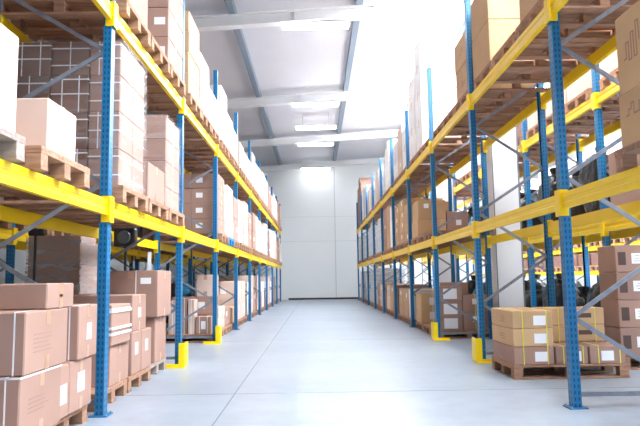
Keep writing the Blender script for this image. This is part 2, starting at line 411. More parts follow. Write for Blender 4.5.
# ------------------------------------------------------------------ cartons
GR = 'cartons stored in the warehouse racks'
def carton(x0, x1, y0, y1, z0, z1, look, label, details=(), rz=0.0, group=GR, side='L', name='carton'):
    """details: ('vs',u,face) loop strap; ('hs',v); ('lab',face,u,v,w,h); ('tape',face); ('txt',face,u,v,w,n); ('seam',)"""
    dx, dy, dz = x1-x0, y1-y0, z1-z0
    bm = bmesh.new(); bm_box(bm, -dx/2, dx/2, -dy/2, dy/2, 0, dz)
    o = link(name, mesh_of(bm, name, M[look], min(0.008, dz/12)), None, ((x0+x1)/2, (y0+y1)/2, z0+0.001), rz)
    tag(o, label, 'box', group)
    sx = 1 if side == 'L' else -1          # aisle face is +x for left racks, -x for right racks
    def rect(bmm, face, u, v, w, h, e=0.0015):
        # u,v are centres in 0..1 on the face, w,h metres
        z = v*dz
        if face == 'F':
            x = (u-0.5)*dx; bm_box(bmm, x-w/2, x+w/2, -dy/2-e, -dy/2+0.0005, z-h/2, z+h/2)
        else:
            y = (u-0.5)*dy
            a, b = (dx/2-0.0005, dx/2+e) if sx > 0 else (-dx/2-e, -dx/2+0.0005)
            bm_box(bmm, a, b, y-w/2, y+w/2, z-h/2, z+h/2)
    for dt in details:
        k = dt[0]; bmm = bmesh.new(); e = 0.002
        if k in ('vs', 'vsy'):      # loop round x: visible as vertical line on front, runs over top
            x = (dt[1]-0.5)*dx; w = 0.009
            for a, b, c, d in ((-dy/2-e, -dy/2, 0, dz+e), (dy/2, dy/2+e, 0, dz+e), (-dy/2, dy/2, dz, dz+e)):
                bm_box(bmm, x-w/2, x+w/2, a, b, c, d)
            link('strap', mesh_of(bmm, 'strap', M['strapw' if k == 'vs' else 'strapy']), o)
        elif k == 'vx':             # loop round y
            y = (dt[1]-0.5)*dy; w = 0.011
            for a, b, c, d in ((-dx/2-e, -dx/2, 0, dz+e), (dx/2, dx/2+e, 0, dz+e), (-dx/2, dx/2, dz, dz+e)):
                bm_box(bmm, a, b, y-w/2, y+w/2, c, d)
            link('strap', mesh_of(bmm, 'strap', M['strapw']), o)
        elif k == 'hs':
            z = dt[1]*dz; w = 0.011
            bm_box(bmm, -dx/2-e, dx/2+e, -dy/2-e, -dy/2, z-w/2, z+w/2); bm_box(bmm, -dx/2-e, dx/2+e, dy/2, dy/2+e, z-w/2, z+w/2)
            bm_box(bmm, -dx/2-e, -dx/2, -dy/2, dy/2, z-w/2, z+w/2); bm_box(bmm, dx/2, dx/2+e, -dy/2, dy/2, z-w/2, z+w/2)
            link('strap', mesh_of(bmm, 'strap', M['strapw']), o)
        elif k == 'lab':
            rect(bmm, *dt[1:6]); lb = link('shipping_label', mesh_of(bmm, 'shipping_label', M['paper']), o)
            if 0.14 < dt[4] < 0.2:
                b2 = bmesh.new(); f, u, v, w, h = dt[1:6]; dd = dx if f == 'F' else dy
                for q in range(3):
                    rect(b2, f, u - 0.05*w/dd + (R.random()-.5)*0.02, v + (0.25-0.25*q)*h/dz, w*(0.3+0.2*R.random()), h*0.05, 0.0022)
                link('printing', mesh_of(b2, 'printing', M['inkb']), lb)
        elif k == 'tape':
            b3 = bmesh.new(); rect(b3, dt[1], 0.5, 0.045/dz, 0.06, 0.09, 0.001); link('tape', mesh_of(b3, 'tape', M['tape']), o)
            rect(bmm, dt[1], 0.5, 1 - 0.045/dz, 0.06, 0.09, 0.001)
            link('tape', mesh_of(bmm, 'tape', M['tape']), o)
        elif k == 'txt':
            f, u, v, w, n_ = dt[1:6]; dd = dx if f == 'F' else dy
            for q in range(n_):
                ww = w*(0.5+0.5*R.random()); rect(bmm, f, u-(w-ww)/2/dd, v - q*0.026/dz, ww, 0.007, 0.0012)
            link('printing', mesh_of(bmm, 'printing', M['inkb']), o)
        elif k == 'blk':
            rect(bmm, *dt[1:6], 0.0012); link('printing', mesh_of(bmm, 'printing', M['ink']), o)
        elif k == 'scr':            # hand-written scrawl, illegible strokes
            f, u, v, w, h = dt[1:6]; dd = dx if f == 'F' else dy
            cu, cv = u - 0.4*w/dd, v
            for q in range(12):         # one running zigzag stroke
                if q % 2:
                    st = w*0.13; rect(bmm, f, cu + st/2/dd, cv, st, 0.009, 0.0012); cu += st/dd
                else:
                    tv = v + (R.random()-.5)*h/dz; rect(bmm, f, cu, (cv+tv)/2, 0.009, abs(tv-cv)*dz + 0.009, 0.0012); cv = tv
            link('printing', mesh_of(bmm, 'printing', M['inkb']), o)
    return o

def film(x0, x1, y0, y1, z0, z1, label, m='film', group='stretch film wraps on loads'):
    """stretch film sleeve: open bottom, rumpled"""
    bm = bmesh.new(); n = 6; nz = 9
    ring = []
    pts = []
    for i in range(n): pts.append((x0+(x1-x0)*i/n, y0))
    for i in range(n): pts.append((x1, y0+(y1-y0)*i/n))
    for i in range(n): pts.append((x1-(x1-x0)*i/n, y1))
    for i in range(n): pts.append((x0, y1-(y1-y0)*i/n))
    cx, cy = (x0+x1)/2, (y0+y1)/2
    for j in range(nz+1):
        z = z0+(z1-z0)*j/nz; r = []
        for x, y in pts:
            a = 0.010 + 0.010*noise.noise(Vector((x*6, y*6, z*9)))
            v = Vector((x-cx, y-cy)); v = v.normalized()
            r.append(bm.verts.new((x-cx+v.x*a, y-cy+v.y*a, z-z0)))
        ring.append(r)
    N_ = len(pts)
    for j in range(nz):
        for i in range(N_): bm.faces.new((ring[j][i], ring[j][(i+1)%N_], ring[j+1][(i+1)%N_], ring[j+1][i]))
    c = bm.verts.new((0, 0, z1-z0+0.01))
    for i in range(N_): bm.faces.new((ring[nz][i], ring[nz][(i+1)%N_], c))
    o = link('stretch_film', mesh_of(bm, 'stretch_film', M[m]), None, (cx, cy, z0))
    tag(o, label, 'plastic film', group); return o

def blob(x, y, z, rx, ry, rz_, m, label, cat, seed, group, name='sack'):
    bm = bmesh.new(); bmesh.ops.create_icosphere(bm, subdivisions=5, radius=1)
    for v in bm.verts:
        p = v.co.copy(); n1 = noise.noise(p*1.6 + Vector((seed*7.1, 0, 0))); n2 = noise.noise(p*4.5 + Vector((0, seed*3.3, 0)))
        k = 1 + 0.12*n1 + 0.09*abs(n2) - 0.07*abs(noise.noise(p*9 + Vector((seed, seed, 0))))
        q = Vector((math.copysign(abs(p.x)**0.7, p.x)*rx*k, math.copysign(abs(p.y)**0.7, p.y)*ry*k, math.copysign(abs(p.z)**0.8, p.z)*rz_*k))
        q.z = max(q.z, -rz_*0.82); v.co = q
    for f in bm.faces: f.smooth = True
    o = link(name, mesh_of(bm, name, m), None, (x, y, z + rz_*0.82))
    # tied neck
    b2 = bmesh.new(); bm_cyl(b2, (0.1*rx, 0, rz_*0.95), (0.15*rx, 0.02, rz_*1.22), 0.05, 10, 0.09); link('tied_neck', mesh_of(b2, 'tied_neck', m), o)
    tag(o, label, cat, group); return o
BAYN = ['nearest', 'second', 'third', 'fourth', 'fifth', 'sixth', 'seventh', 'eighth', 'ninth', 'farthest']
LEVN = ['floor level', 'middle shelf', 'top shelf']
SLOTN = ['near', 'centre', 'far']
def edge_x(side, level):
    """aisle-side x of a pallet"""
    if side == 'L': return -1.80 if level == 0 else -1.64
    if side == 'R': return 2.12 if level == 0 else 2.07
    if side == 'L2': return -3.80      # rear of the inner side
    if side == 'R2': return 3.70
    if side == 'R3': return 7.65
SIDEN = {'L': 'left rack', 'R': 'right rack', 'L2': 'rack behind left', 'R2': 'rack behind pillars', 'R3': 'rightmost rack'}
def rowname(i, n):
    if n == 1: return ''
    if i == 0: return 'bottom'
    if i == n-1: return 'top'
    if n == 3: return 'middle'
    return ('second-lowest', 'third-lowest', 'fourth-lowest')[i-1]
ADJ = {'brown': 'brown', 'dark': 'dark brown', 'tan': 'tan', 'pale': 'pale', 'white': 'white'}

def slot_y(bay, slot): return ZP(bay) + 0.13 + slot*0.84
def put_pallet(side, bay, slot, level, kind='wood'):
    s = -1 if side in ('L', 'L2') else 1
    xe = edge_x(side, level); y = slot_y(bay, slot) + 0.4
    L = 1.13 if level == 0 else 1.2
    wide = 0.9 if side == 'R' else 1.0
    p_ = pallet(xe + s*0.6*wide, y, SHELF[level] if side != 'R3' or level == 0 else SHELF[level], 'wooden pallet, %s in %s bay, %s, %s' % (SLOTN[slot], BAYN[bay], LEVN[level], SIDEN[side]), far=bay > 3 or side not in 'LR', kind=kind)
    p_.scale = (wide, 1, 1)
    return p_

def load(side, bay, slot, level, look, heights, nx=1, ny=1, wx=0.95, ly=0.76, inset=0.03, det='auto', zoff=0, pal='wood', pallet_on=True, yoff=0, base=None):
    s = -1 if side in ('L', 'L2') else 1
    if pallet_on: put_pallet(side, bay, slot, level, pal)
    z = SHELF[level] + PT + 0.001 if base is None else base
    xe = edge_x(side, level) + s*inset
    y0 = slot_y(bay, slot) + (0.8-ly)/2 + yoff
    nz = len(heights); cnt = 0
    for r, h in enumerate(heights):
        for i in range(nx):
            for j in range(ny):
                if nx > 1 and ny > 1 and i == nx-1 and j > 0 and r < nz-1 and bay > 2: continue
                w = wx/nx; l = ly/ny
                j1, j2 = (R.random()-.5)*0.012, (R.random()-.5)*0.012
                xa = xe + s*(i*w+0.003); xb = xe + s*((i+1)*w-0.003)
                x0, x1 = min(xa, xb), max(xa, xb)
                ya, yb = y0 + j*l + 0.003, y0 + (j+1)*l - 0.003
                if nx == 1: x0 += j1; x1 += j1
                d = []
                if det == 'auto':
                    if R.random() < 0.6: d.append(('lab', 'A', 0.3+0.4*R.random(), 0.5+0.2*R.random(), 0.10*1.2, 0.10))
                    if R.random() < 0.5: d.append(('lab', 'F', 0.25+0.5*R.random(), 0.45+0.2*R.random(), 0.14, 0.11))
                    d.append(('tape', 'A'))
                    if R.random() < 0.35: d.append(('vs', 0.5))
                    if bay > 4: d = d[:1]
                else: d = list(det)
                lb = [ADJ[look] + ' carton']
                rn = rowname(r, nz); cn = []
                if nx > 1: cn.append(('aisle-side' if i == 0 else 'inner' if i == nx-1 else 'mid'))
                if ny > 1: cn.append(('front' if j == 0 else 'back'))
                lb.append((rn + (' row' if nx*ny > 1 else ' of its stack') + ((' ' + ' '.join(cn)) if cn else '')) if rn else (' '.join(cn) if cn else 'alone on its pallet'))
                lb.append('%s pallet' % SLOTN[slot])
                lb.append('%s bay, %s, %s' % (BAYN[bay], LEVN[level], SIDEN[side]))
                carton(x0, x1, ya, yb, z, z+h-0.002, look, ', '.join(lb), d, (R.random()-.5)*0.008 if nx*ny == 1 else 0, side='L' if s < 0 else 'R')
        z += h
    return z, xe, y0

def wrapped(side, bay, slot, level, h, m='filmw', look='white', wx=1.0, ly=0.76, inset=0.06, pal='wood'):
    """a stretch-wrapped pallet load standing as one thing: goods inside plus its film"""
    s = -1 if side in ('L', 'L2') else 1
    put_pallet(side, bay, slot, level, pal)
    z = SHELF[level] + PT + 0.002; xe = edge_x(side, level) + s*inset
    x0, x1 = sorted((xe, xe + s*wx)); y0 = slot_y(bay, slot) + (0.8-ly)/2
    wrapped_at(x0, x1, y0, y0+ly, z, h, 'stretch-wrapped load, %s pallet, %s bay, %s, %s' % (SLOTN[slot], BAYN[bay], LEVN[level], SIDEN[side]), m, look)
def wrapped_at(x0, x1, y0, y1, z, h, label, m='filmw', look='pale'):
    cx, cy = (x0+x1)/2, (y0+y1)/2
    r = link('wrapped_load', None, None, (cx, cy, z)); tag(r, label, 'wrapped load', 'stretch-wrapped pallet loads')
    bm = bmesh.new()
    nl = max(2, int(h/0.32))
    for i in range(nl):
        bm_box(bm, x0-cx+0.02, x1-cx-0.02, y0-cy+0.02, y1-cy-0.02, i*h/nl+0.002, (i+1)*h/nl-0.004)
    link('goods', mesh_of(bm, 'goods', M[look], 0.006), r)
    f = film(x0+0.006, x1-0.006, y0+0.006, y1-0.006, z, z+h, None, m, None)
    f.name = 'film'; f.parent = r; f.location = (0, 0, 0)
    for k_ in ('label', 'category', 'group'):
        if k_ in f: del f[k_]

# ======================================================= LEFT RACK, nearest bay
# floor level
P_A = 'nearest left floor pallet'
pallet(-2.38, 3.30, 0, 'wooden pallet on floor under the big strapped cartons, bottom left corner')
pallet(-2.38, 4.50, 0, 'wooden pallet on floor just before the nearest left post')
carton(-2.75, -1.705, 3.62, 4.20, PT, 0.525, 'brown', 'large strapped carton in bottom left corner, lowest of three', [('vs', 0.92), ('tape', 'A'), ('txt', 'A', .45, .62, .3, 4), ('hs', .985)])
carton(-2.75, -1.70, 3.65, 4.27, 0.527, 0.895, 'brown', 'large strapped carton in bottom left corner, under the flat box', [('vs', 0.94), ('tape', 'A'), ('txt', 'A', .45, .62, .32, 5)])
carton(-2.75, -1.70, 3.93, 4.36, 0.897, 1.063, 'brown', 'flat brown box lying on top of the bottom left carton stack', [('tape', 'A')])
carton(-2.45, -1.74, 4.215, 4.42, PT, 0.50, 'brown', 'narrow labelled carton squeezed beside the bottom left carton stack', [('lab', 'A', .55, .45, .11, .13)])
carton(-2.45, -1.74, 4.43, 4.86, PT, 0.505, 'brown', 'labelled carton at pallet end, lower box beside nearest left post', [('lab', 'A', .5, .55, .13, .14), ('tape', 'A')])
carton(-2.45, -1.72, 4.50, 4.90, 0.507, 0.895, 'brown', 'strapped carton at pallet end, upper box beside nearest left post', [('vs', 0.91), ('lab', 'A', .55, .5, .10, .12), ('tape', 'A')], rz=0.02)
# middle shelf
pallet(-2.24, 3.045, SHELF[1], 'dark wooden pallet at left edge of picture on the nearest left shelf', kind='woodg')
pallet(-2.24, 4.05, SHELF[1], 'wooden pallet on nearest left shelf under the lone tape-sealed carton')
carton(-2.70, -1.66, 2.75, 3.37, SHELF[1]+PT, 2.45, 'pale', 'tall pale carton cut by the left picture edge, on middle shelf', [('scr', 'A', .6, .4, .2, .1)])
carton(-2.50, -1.73, 3.93, 4.40, SHELF[1]+PT, 2.27, 'pale', 'lone tape-sealed carton in nearest left bay, on middle shelf', [('txt', 'A', .5, .65, .15, 6), ('tape', 'A')])
# top shelf (seen from below)
for s_ in (0, 1, 2):
    load('L', 0, s_, 2, 'brown', [0.4, 0.4], det=())
# ======================================================= LEFT RACK, second bay
pallet(-2.42, 5.64, 0, 'wooden pallet on floor just past the nearest left post')
pallet(-2.42, 6.48, 0, 'wooden pallet at centre of second left floor bay under labelled cartons')
pallet(-2.45, 7.30, 0, 'grey weathered pallet on floor beside the first left yellow guard', kind='woodg')
carton(-2.55, -1.83, 5.55, 6.10, PT, 0.50, 'brown', 'strapped carton under the film-banded box behind nearest left post', [('vs', .85), ('tape', 'A')])
carton(-2.55, -1.80, 5.52, 6.02, 0.502, 0.86, 'brown', 'film-banded carton on floor pallet behind the nearest left post', [('hs', .9)], rz=-0.03)
carton(-2.55, -1.83, 6.2, 6.52, PT, 0.56, 'brown', 'short labelled carton left of the strapped tall pair, lower near box', [('lab', 'A', .5, .6, .10, .12)])
carton(-2.55, -1.83, 6.54, 6.92, PT, 0.56, 'brown', 'short labelled carton left of the strapped tall pair, lower far box', [('lab', 'A', .5, .6, .10, .12)])
carton(-2.55, -1.86, 6.30, 6.80, 0.562, 0.93, 'brown', 'carton behind the film-banded box, top of its stack', [('tape', 'A'), ('lab', 'A', .5, .5, .1, .1)])
carton(-2.40, -1.84, 7.12, 7.62, PT, 0.655, 'brown', 'tall lower carton of the pair beside first left yellow guard', [('tape', 'A'), ('tape', 'F')])
carton(-2.42, -1.80, 7.05, 7.70, 0.657, 1.19, 'brown', 'big upper carton with paper label beside first left yellow guard', [('vs', .6), ('lab', 'F', .78, .78, .12, .07), ('tape', 'A'), ('tape', 'F')])
# film bands on the box
for i, (a, b) in enumerate(((0.54, 0.60), (0.65, 0.71), (0.76, 0.80))):
    pass
bandroot = link('stretch_film', None, None, (-2.175, 5.77, 0.502)); tag(bandroot, 'three glossy film bands wound round the carton behind nearest left post', 'plastic film')
for a, t_ in ((0.06, .03), (0.16, -.02), (0.26, .03)):
    bm = bmesh.new(); e = 0.384; f = 0.262; ps = [(-e, -f), (e, -f), (e, f), (-e, f)]
    A = [bm.verts.new((x, y, a + (t_ if x > 0 else 0))) for x, y in ps]; B = [bm.verts.new((x, y, a + 0.025 + (t_ if x > 0 else 0))) for x, y in ps]
    for i in range(4): bm.faces.new((A[i], A[(i+1)%4], B[(i+1)%4], B[i]))
    link('film_band', mesh_of(bm, 'film_band', M['strapw']), bandroot, rz=-0.03)
# middle shelf: strapped brown wall + wrapped stack + front box
put_pallet('L', 1, 0, 1); put_pallet('L', 1, 1, 1); put_pallet('L', 1, 2, 1)
z = SHELF[1] + PT
hs = [0.33, 0.33, 0.33, 0.31]
cols = [(-1.70, -1.97), (-1.98, -2.31), (-2.32, -2.68)]
for r, h in enumerate(hs):
    for i, (xa, xb) in enumerate(cols):
        for j, (ya, yb) in enumerate(((5.28, 5.66), (5.67, 6.03))):
            if j == 1 and i == 2: continue
            if r in (1, 2) and i == 1 and j == 1: continue
            d = [('vs', .3), ('vs', .75), ('hs', .5), ('hs', .9)] if (r+i) % 2 else [('vs', .5), ('hs', .3), ('hs', .8)]
            carton(xb, xa, ya, yb, z, z+h-0.002, 'dark' if i else 'brown',  # shade is put into the colour of the inner columns; aisle column stays plain brown
                   'strapped carton, %s row, %s column, %s layer, behind nearest left post, middle shelf' % (rowname(r, 4), ('aisle-side', 'centre', 'inner')[i], ('front', 'back')[j]), d, group='strapped cartons behind the nearest left post')
    z += h
film(-2.69, -1.685, 5.27, 6.04, SHELF[1]+PT, z+0.01, 'clear film around the strapped cartons behind nearest left post')
carton(-2.45, -1.70, 6.22, 6.90, SHELF[1]+PT, 2.29, 'brown', 'low strapped carton before the film-wrapped stack, second left bay, middle shelf', [('vs', .35), ('tape', 'A')])
zz = SHELF[1] + PT
for r, h in enumerate((0.26, 0.30, 0.26, 0.28)):
    carton(-2.55, -1.72, 7.03, 7.72, zz, zz+h-0.002, 'brown', 'film-wrapped carton, %s of its stack beside second left post, middle shelf' % rowname(r, 4), [('tape', 'A')])
    zz += h
film(-2.56, -1.71, 7.02, 7.73, SHELF[1]+PT, zz+0.01, 'clear film over the stack beside second left post, middle shelf')
# top shelf
load('L', 1, 0, 2, 'brown', [0.4], wx=0.9, det=(('tape', 'A'),))
put_pallet('L', 1, 1, 2)
put_pallet('L', 1, 2, 2)
zz = SHELF[2] + PT
for r, h in enumerate((0.36, 0.36, 0.36, 0.36)):
    for i, (xa, xb) in enumerate(((-1.70, -2.12), (-2.125, -2.60))):
        carton(xb, xa, 7.0, 7.78, zz, zz+h-0.002, 'brown', 'carton with white label, %s row, %s column, far pallet, top shelf, second left bay' % (rowname(r, 4), ('aisle-side', 'inner')[i]), [('lab', 'F', .75, .55, .13, .09), ('tape', 'A')] if i == 0 else [])
    zz += h
# ======================================================= LEFT RACK, third bay (z 7.9-10.7)
zz, xe, y0 = load('L', 2, 0, 2, 'tan', [0.29, 0.29, 0.29, 0.29], nx=1, ny=1, wx=0.8)
load('L', 2, 1, 2, 'pale', [0.3, 0.3, 0.3], nx=1, ny=2, wx=0.8)
load('L', 2, 2, 2, 'pale', [0.3, 0.3], nx=1, ny=1, wx=0.8)
X = -1.84
carton(-2.24, -2.13, 10.86, 11.16, PT, 0.74, 'pale', 'flat upright strapped carton just past second left yellow guard, right one', [('vs', .5)])
carton(-2.42, -2.26, 10.88, 11.16, PT, 0.76, 'brown', 'flat upright strapped carton just past second left yellow guard, middle one', [('vs', .3), ('vs', .7)])
carton(-2.58, -2.44, 10.86, 11.16, PT, 0.72, 'pale', 'flat upright strapped carton just past second left yellow guard, left one', [('vs', .5)])
carton(-2.11, X, 10.88, 11.16, PT, 0.44, 'brown', 'small low carton with white strips just past second left yellow guard', [('vs', .25), ('vs', .75), ('lab', 'F', .5, .5, .08, .14)])
carton(-2.60, X, 11.20, 11.66, PT, 0.47, 'brown', 'lower labelled carton of the high stack in fourth left floor bay', [('lab', 'F', .7, .5, .12, .12), ('tape', 'A')])
carton(-2.60, X, 11.20, 11.66, 0.472, 0.78, 'brown', 'middle labelled carton of the high stack in fourth left floor bay', [('lab', 'F', .7, .5, .12, .12), ('tape', 'A')])
carton(-2.16, X, 11.20, 11.66, 0.782, 1.17, 'pale', 'large pale carton topping the high stack in fourth left floor bay', [('tape', 'A'), ('tape', 'F')])
blob(-2.42, 11.42, 0.782, 0.16, 0.18, 0.11, M['bagb'], 'small blue plastic bag on the cartons in fourth left floor bay', 'sack', 77, 'plastic bag on the left')
# ======================================================= LEFT RACK, fourth bay (z 10.7-13.5)
put_pallet('L', 3, 0, 1)
zz = SHELF[1] + PT
for r, h in enumerate((0.27, 0.27, 0.27, 0.27)):
    for i, (xa, xb) in enumerate(((-1.72, -2.20), (-2.205, -2.68))):
        carton(xb, xa, 10.86, 11.6, zz, zz+h-0.002, 'brown', 'brown carton with white label, %s row, %s column, middle shelf, fourth left bay' % (rowname(r, 4), ('aisle-side', 'inner')[i]), [('lab', 'F', .3, .55, .12, .09), ('tape', 'A')])
    zz += h
load('L', 3, 1, 1, 'white', [0.35, 0.35, 0.3], pal='blue')
load('L', 3, 2, 1, 'brown', [0.45, 0.45])
load('L', 3, 0, 2, 'white', [0.36, 0.36, 0.30])
load('L', 3, 1, 2, 'white', [0.38, 0.35])
load('L', 3, 2, 2, 'white', [0.38, 0.25])
put_pallet('L', 3, 0, 0)
load('L', 3, 1, 0, 'pale', [0.22, 0.2], ny=1)
load('L', 3, 2, 0, 'brown', [0.36])
# floor rest and far bays
lv2 = {4: (0.60, 'pale'), 5: (0.95, 'pale'), 6: (0.95, 'pale'), 7: (0.9, 'brown'), 8: (1.0, 'white'), 9: (1.1, 'brown')}
for b in range(4, 10):
    T, lk = lv2[b]
    for s_ in range(3):
        t = T * (1.0 if s_ == 0 else R.uniform(0.75, 1.0))
        n_ = max(1, round(t/0.4)); load('L', b, s_, 2, lk if s_ != 2 else 'pale', [t/n_]*n_)
        t = R.uniform(0.75, 1.2); n_ = 2 if t < 1 else 3
        if (b + s_) % 4 == 0: wrapped('L', b, s_, 1, t)
        else: load('L', b, s_, 1, ('white', 'pale', 'brown', 'pale')[(b*2+s_) % 4], [t/n_]*n_)
        t = (1.05, 0.55, 0.85)[(b+s_) % 3]; n_ = 2
        if b == 4 and s_ == 0: load('L', b, s_, 0, 'tan', [0.33])
        elif b == 4: load('L', b, s_, 0, 'pale', [0.45, 0.45])
        else: load('L', b, s_, 0, ('pale', 'brown', 'white')[(b+s_) % 3], [t/n_]*n_)

# ======================================================= RIGHT RACK
# nearest bay, middle shelf: two tan cartons with scrawl
pallet(2.62, 3.66, SHELF[1], 'wooden pallet at right picture edge on the nearest right shelf')
z = SHELF[1] + PT
carton(2.04, 2.85, 3.25, 4.0, z, 2.24, 'tan', 'tan carton with faded handwriting, lower one at right picture edge', [('scr', 'A', .75, .55, .25, .22)], side='R')
carton(2.05, 2.85, 3.25, 4.0, 2.242, 2.78, 'tan', 'tan carton with faded handwriting, upper one at right picture edge', [('scr', 'A', .75, .55, .25, .28)], side='R')
pallet(2.62, 2.82, SHELF[1], 'wooden pallet hidden beyond right picture edge on nearest right shelf')
for s_ in range(3): load('R', 0, s_, 2, 'tan', [0.45], det=())
# second bay floor: hero pallet
hp = pallet(2.63, 6.88, 0, 'wooden pallet on floor under the small yellow-strapped cartons', group='wooden pallets on the floor')
ystrap = [('vsy', .25), ('vsy', .85)]
bh = 0.186
def sc(x0, x1, y0, y1, r, label, extra=()):
    carton(x0-0.08, x1-0.08, y0, y1, PT + r*bh, PT + (r+1)*bh - 0.002, 'tan' if r else 'brown', label, ystrap + list(extra), side='R', group='yellow-strapped cartons on the right floor pallet')
for r, nm in enumerate(('bottom', 'middle', 'top')):
    sc(2.125, 2.545, 6.50, 7.27, r, 'small yellow-strapped carton, %s of the front left stack on right floor pallet' % nm, [('lab', 'F', .68, .45, .13, .10), ('txt', 'A', .5, .6, .22, 3)])
sc(2.56, 2.90, 6.50, 6.88, 0, 'small yellow-strapped carton, bottom front centre of right floor pallet', [('lab', 'F', .6, .45, .13, .10)])
sc(2.915, 3.29, 6.50, 6.88, 0, 'small yellow-strapped carton, bottom front right of right floor pallet', [('lab', 'F', .5, .45, .13, .10)])
for r, nm in enumerate(('bottom', 'middle', 'top')):
    sc(2.60, 3.28, 6.91, 7.27, r, 'small yellow-strapped carton, %s of the rear right stack on right floor pallet' % nm, [('blk', 'F', .68, .55, .15, .05), ('txt', 'F', .1, .6, .08, 2)])
# big labelled stack at the right edge
pallet(4.02, 7.42, 0, 'wooden pallet under the tall labelled stack at the right picture edge', group='wooden pallets on the floor')
for r in range(4):
    z = PT + r*0.315
    for i, (xa, xb) in enumerate(((3.44, 3.92), (3.93, 4.41))):
        carton(xa, xb, 7.06, 7.50, z, z+0.313, 'brown', 'carton with black stamp and label, %s row, %s column, right picture edge' % (rowname(r, 4), ('left', 'right')[i]),
               [('blk', 'F', .16, .5, .09, .15), ('lab', 'F', .55, .5, .15, .12)], side='R', group='labelled cartons at the right picture edge')
# third bay floor (z 7.9-10.7)
big = []
for c, (xa, xb) in enumerate(((2.14, 2.56), (2.57, 3.00))):
    for r, (za, zb) in enumerate(((PT, 0.37), (0.372, 0.64), (0.642, 0.90)) if c == 0 else ((PT, 0.45), (0.452, 0.75), (0, 0))):
        if c == 1 and r == 2: continue
        carton(xa, xb, 10.88, 11.3, za, zb, 'brown', 'carton with large white label, %s, %s column, near end of fourth right floor bay' % (('bottom', 'middle', 'top')[r], ('aisle-side', 'inner')[c]), [('lab', 'F', .5, .5, .24, .18)] if c == 0 else [('vsy', .5), ('lab', 'F', .5, .6, .1, .1)], side='R')
# fourth bay floor
for s_ in (0, 1, 2): put_pallet('R', 3, s_, 0)
for r in range(2):
    carton(2.14, 2.62, 12.7, 13.3, PT+r*0.29, PT+r*0.29+0.288, 'tan', 'tan strapped carton, %s of pair beside fourth right post, floor level' % ('bottom', 'top')[r], [('vs', .5), ('lab', 'F', .5, .5, .13, .15)], side='R')
carton(2.66, 3.12, 12.7, 13.3, PT, 0.95, 'brown', 'tall carton inside of the tan pair beside fourth right post', [], side='R')
# second bay middle shelf empty in front; fourth bay middle shelf cartons
for s_ in (0, 1, 2): put_pallet('R', 3, s_, 1)
z = SHELF[1] + PT
carton(2.08, 2.66, 12.45, 13.2, z, z+0.35, 'tan', 'tan carton, lower one past third right post, middle shelf', [('lab', 'F', .6, .5, .09, .08)], side='R')
carton(2.10, 2.66, 12.45, 13.2, z+0.352, z+0.74, 'tan', 'tan carton, upper one past third right post, middle shelf', [('lab', 'F', .3, .7, .10, .09)], side='R')
carton(2.68, 3.12, 12.45, 13.2, z, z+0.50, 'brown', 'brown carton with small label, inner side, fourth right bay, middle shelf', [('lab', 'F', .55, .55, .11, .11)], side='R')
# top shelf
load('R', 1, 0, 2, 'tan', [0.50, 0.45], wx=0.95, inset=0.04, det=(('scr', 'A', .5, .5, .3, .1),))
put_pallet('R', 1, 1, 2); put_pallet('R', 1, 2, 2)
z = SHELF[2] + PT
carton(2.08, 3.0, 6.98, 7.74, z, z+0.52, 'tan', 'tan tall carton, lower one, top shelf beside second right post', [('txt', 'F', .4, .6, .3, 6)], side='R')
carton(2.08, 3.0, 6.98, 7.74, z+0.522, z+1.04, 'tan', 'tan tall carton, upper one, top shelf beside second right post', [('txt', 'F', .4, .6, .3, 6)], side='R')
load('R', 2, 0, 2, 'tan', [0.45, 0.42], wx=0.9, det=(('scr', 'A', .5, .5, .3, .15),))
put_pallet('R', 2, 1, 2); put_pallet('R', 2, 2, 2); put_pallet('R', 3, 0, 2)
load('R', 3, 1, 2, 'white', [0.56, 0.56, 0.56, 0.56])
load('R', 3, 2, 2, 'white', [0.6, 0.55, 0.55])
rv2 = {4: 1.15, 5: 1.3, 6: 1.1, 7: 1.0, 8: 1.35, 9: 2.2}
for b in range(4, 10):
    for s_ in range(3):
        t = rv2[b] * (1 if s_ == 1 else R.uniform(0.8, 1.0)); n_ = max(2, round(t/0.45))
        if b in (5, 6) and s_ != 1: wrapped('R', b, s_, 2, t, look='white')
        else: load('R', b, s_, 2, 'brown' if b == 9 else ('white', 'pale')[(b+s_) % 2], [t/n_]*n_)
        t = R.uniform(0.85, 1.25); n_ = 3
        if b >= 6: wrapped('R', b, s_, 1, t, look='white')
        elif b == 4: load('R', b, s_, 1, 'tan', [t/4]*4)
        else: load('R', b, s_, 1, ('tan', 'brown', 'white')[(b+s_) % 3], [t/n_]*n_)
        if b >= 7: wrapped('R', b, s_, 0, R.uniform(1.0, 1.3), look='white')
        elif b == 4: load('R', b, s_, 0, ('white', 'tan', 'tan')[s_], [0.35, 0.3])
        else: load('R', b, s_, 0, ('tan', 'pale', 'brown')[(b+s_) % 3], [0.38, 0.34])

# ======================================================= rows behind
# right rear row
for b in range(1, 6):
    for s_ in range(3):
        put_pallet('R2', b, s_, 1); put_pallet('R2', b, s_, 2)
        if 1 < b < 5: put_pallet('R2', b, s_, 0)
bn = 0
for b in (2, 3, 4):
    for s_ in range(3):
        for lv_ in (0, 1):
            y = slot_y(b, s_) + 0.4
            for u in (0, 1):
                bn += 1
                blob(3.99 + u*0.60, y, SHELF[lv_]+PT, 0.235, 0.33, 0.36 if (b+s_+u) % 2 else 0.46, M['bag'] if (b+s_+u) % 5 else M['bagb'],
                     '%s plastic sack, %s side of %s pallet, %s bay, %s, behind the pillars' % ('black' if (b+s_+u) % 5 else 'blue', ('aisle', 'outer')[u], SLOTN[s_], BAYN[b], LEVN[lv_]), 'sack', bn, 'plastic sacks behind the white pillars')
def load2(side, b, s_, lv_, look, hts, **k): load(side, b, s_, lv_, look, hts, pallet_on=False, det=(('lab', 'F', .5, .5, .14, .1),), **k)
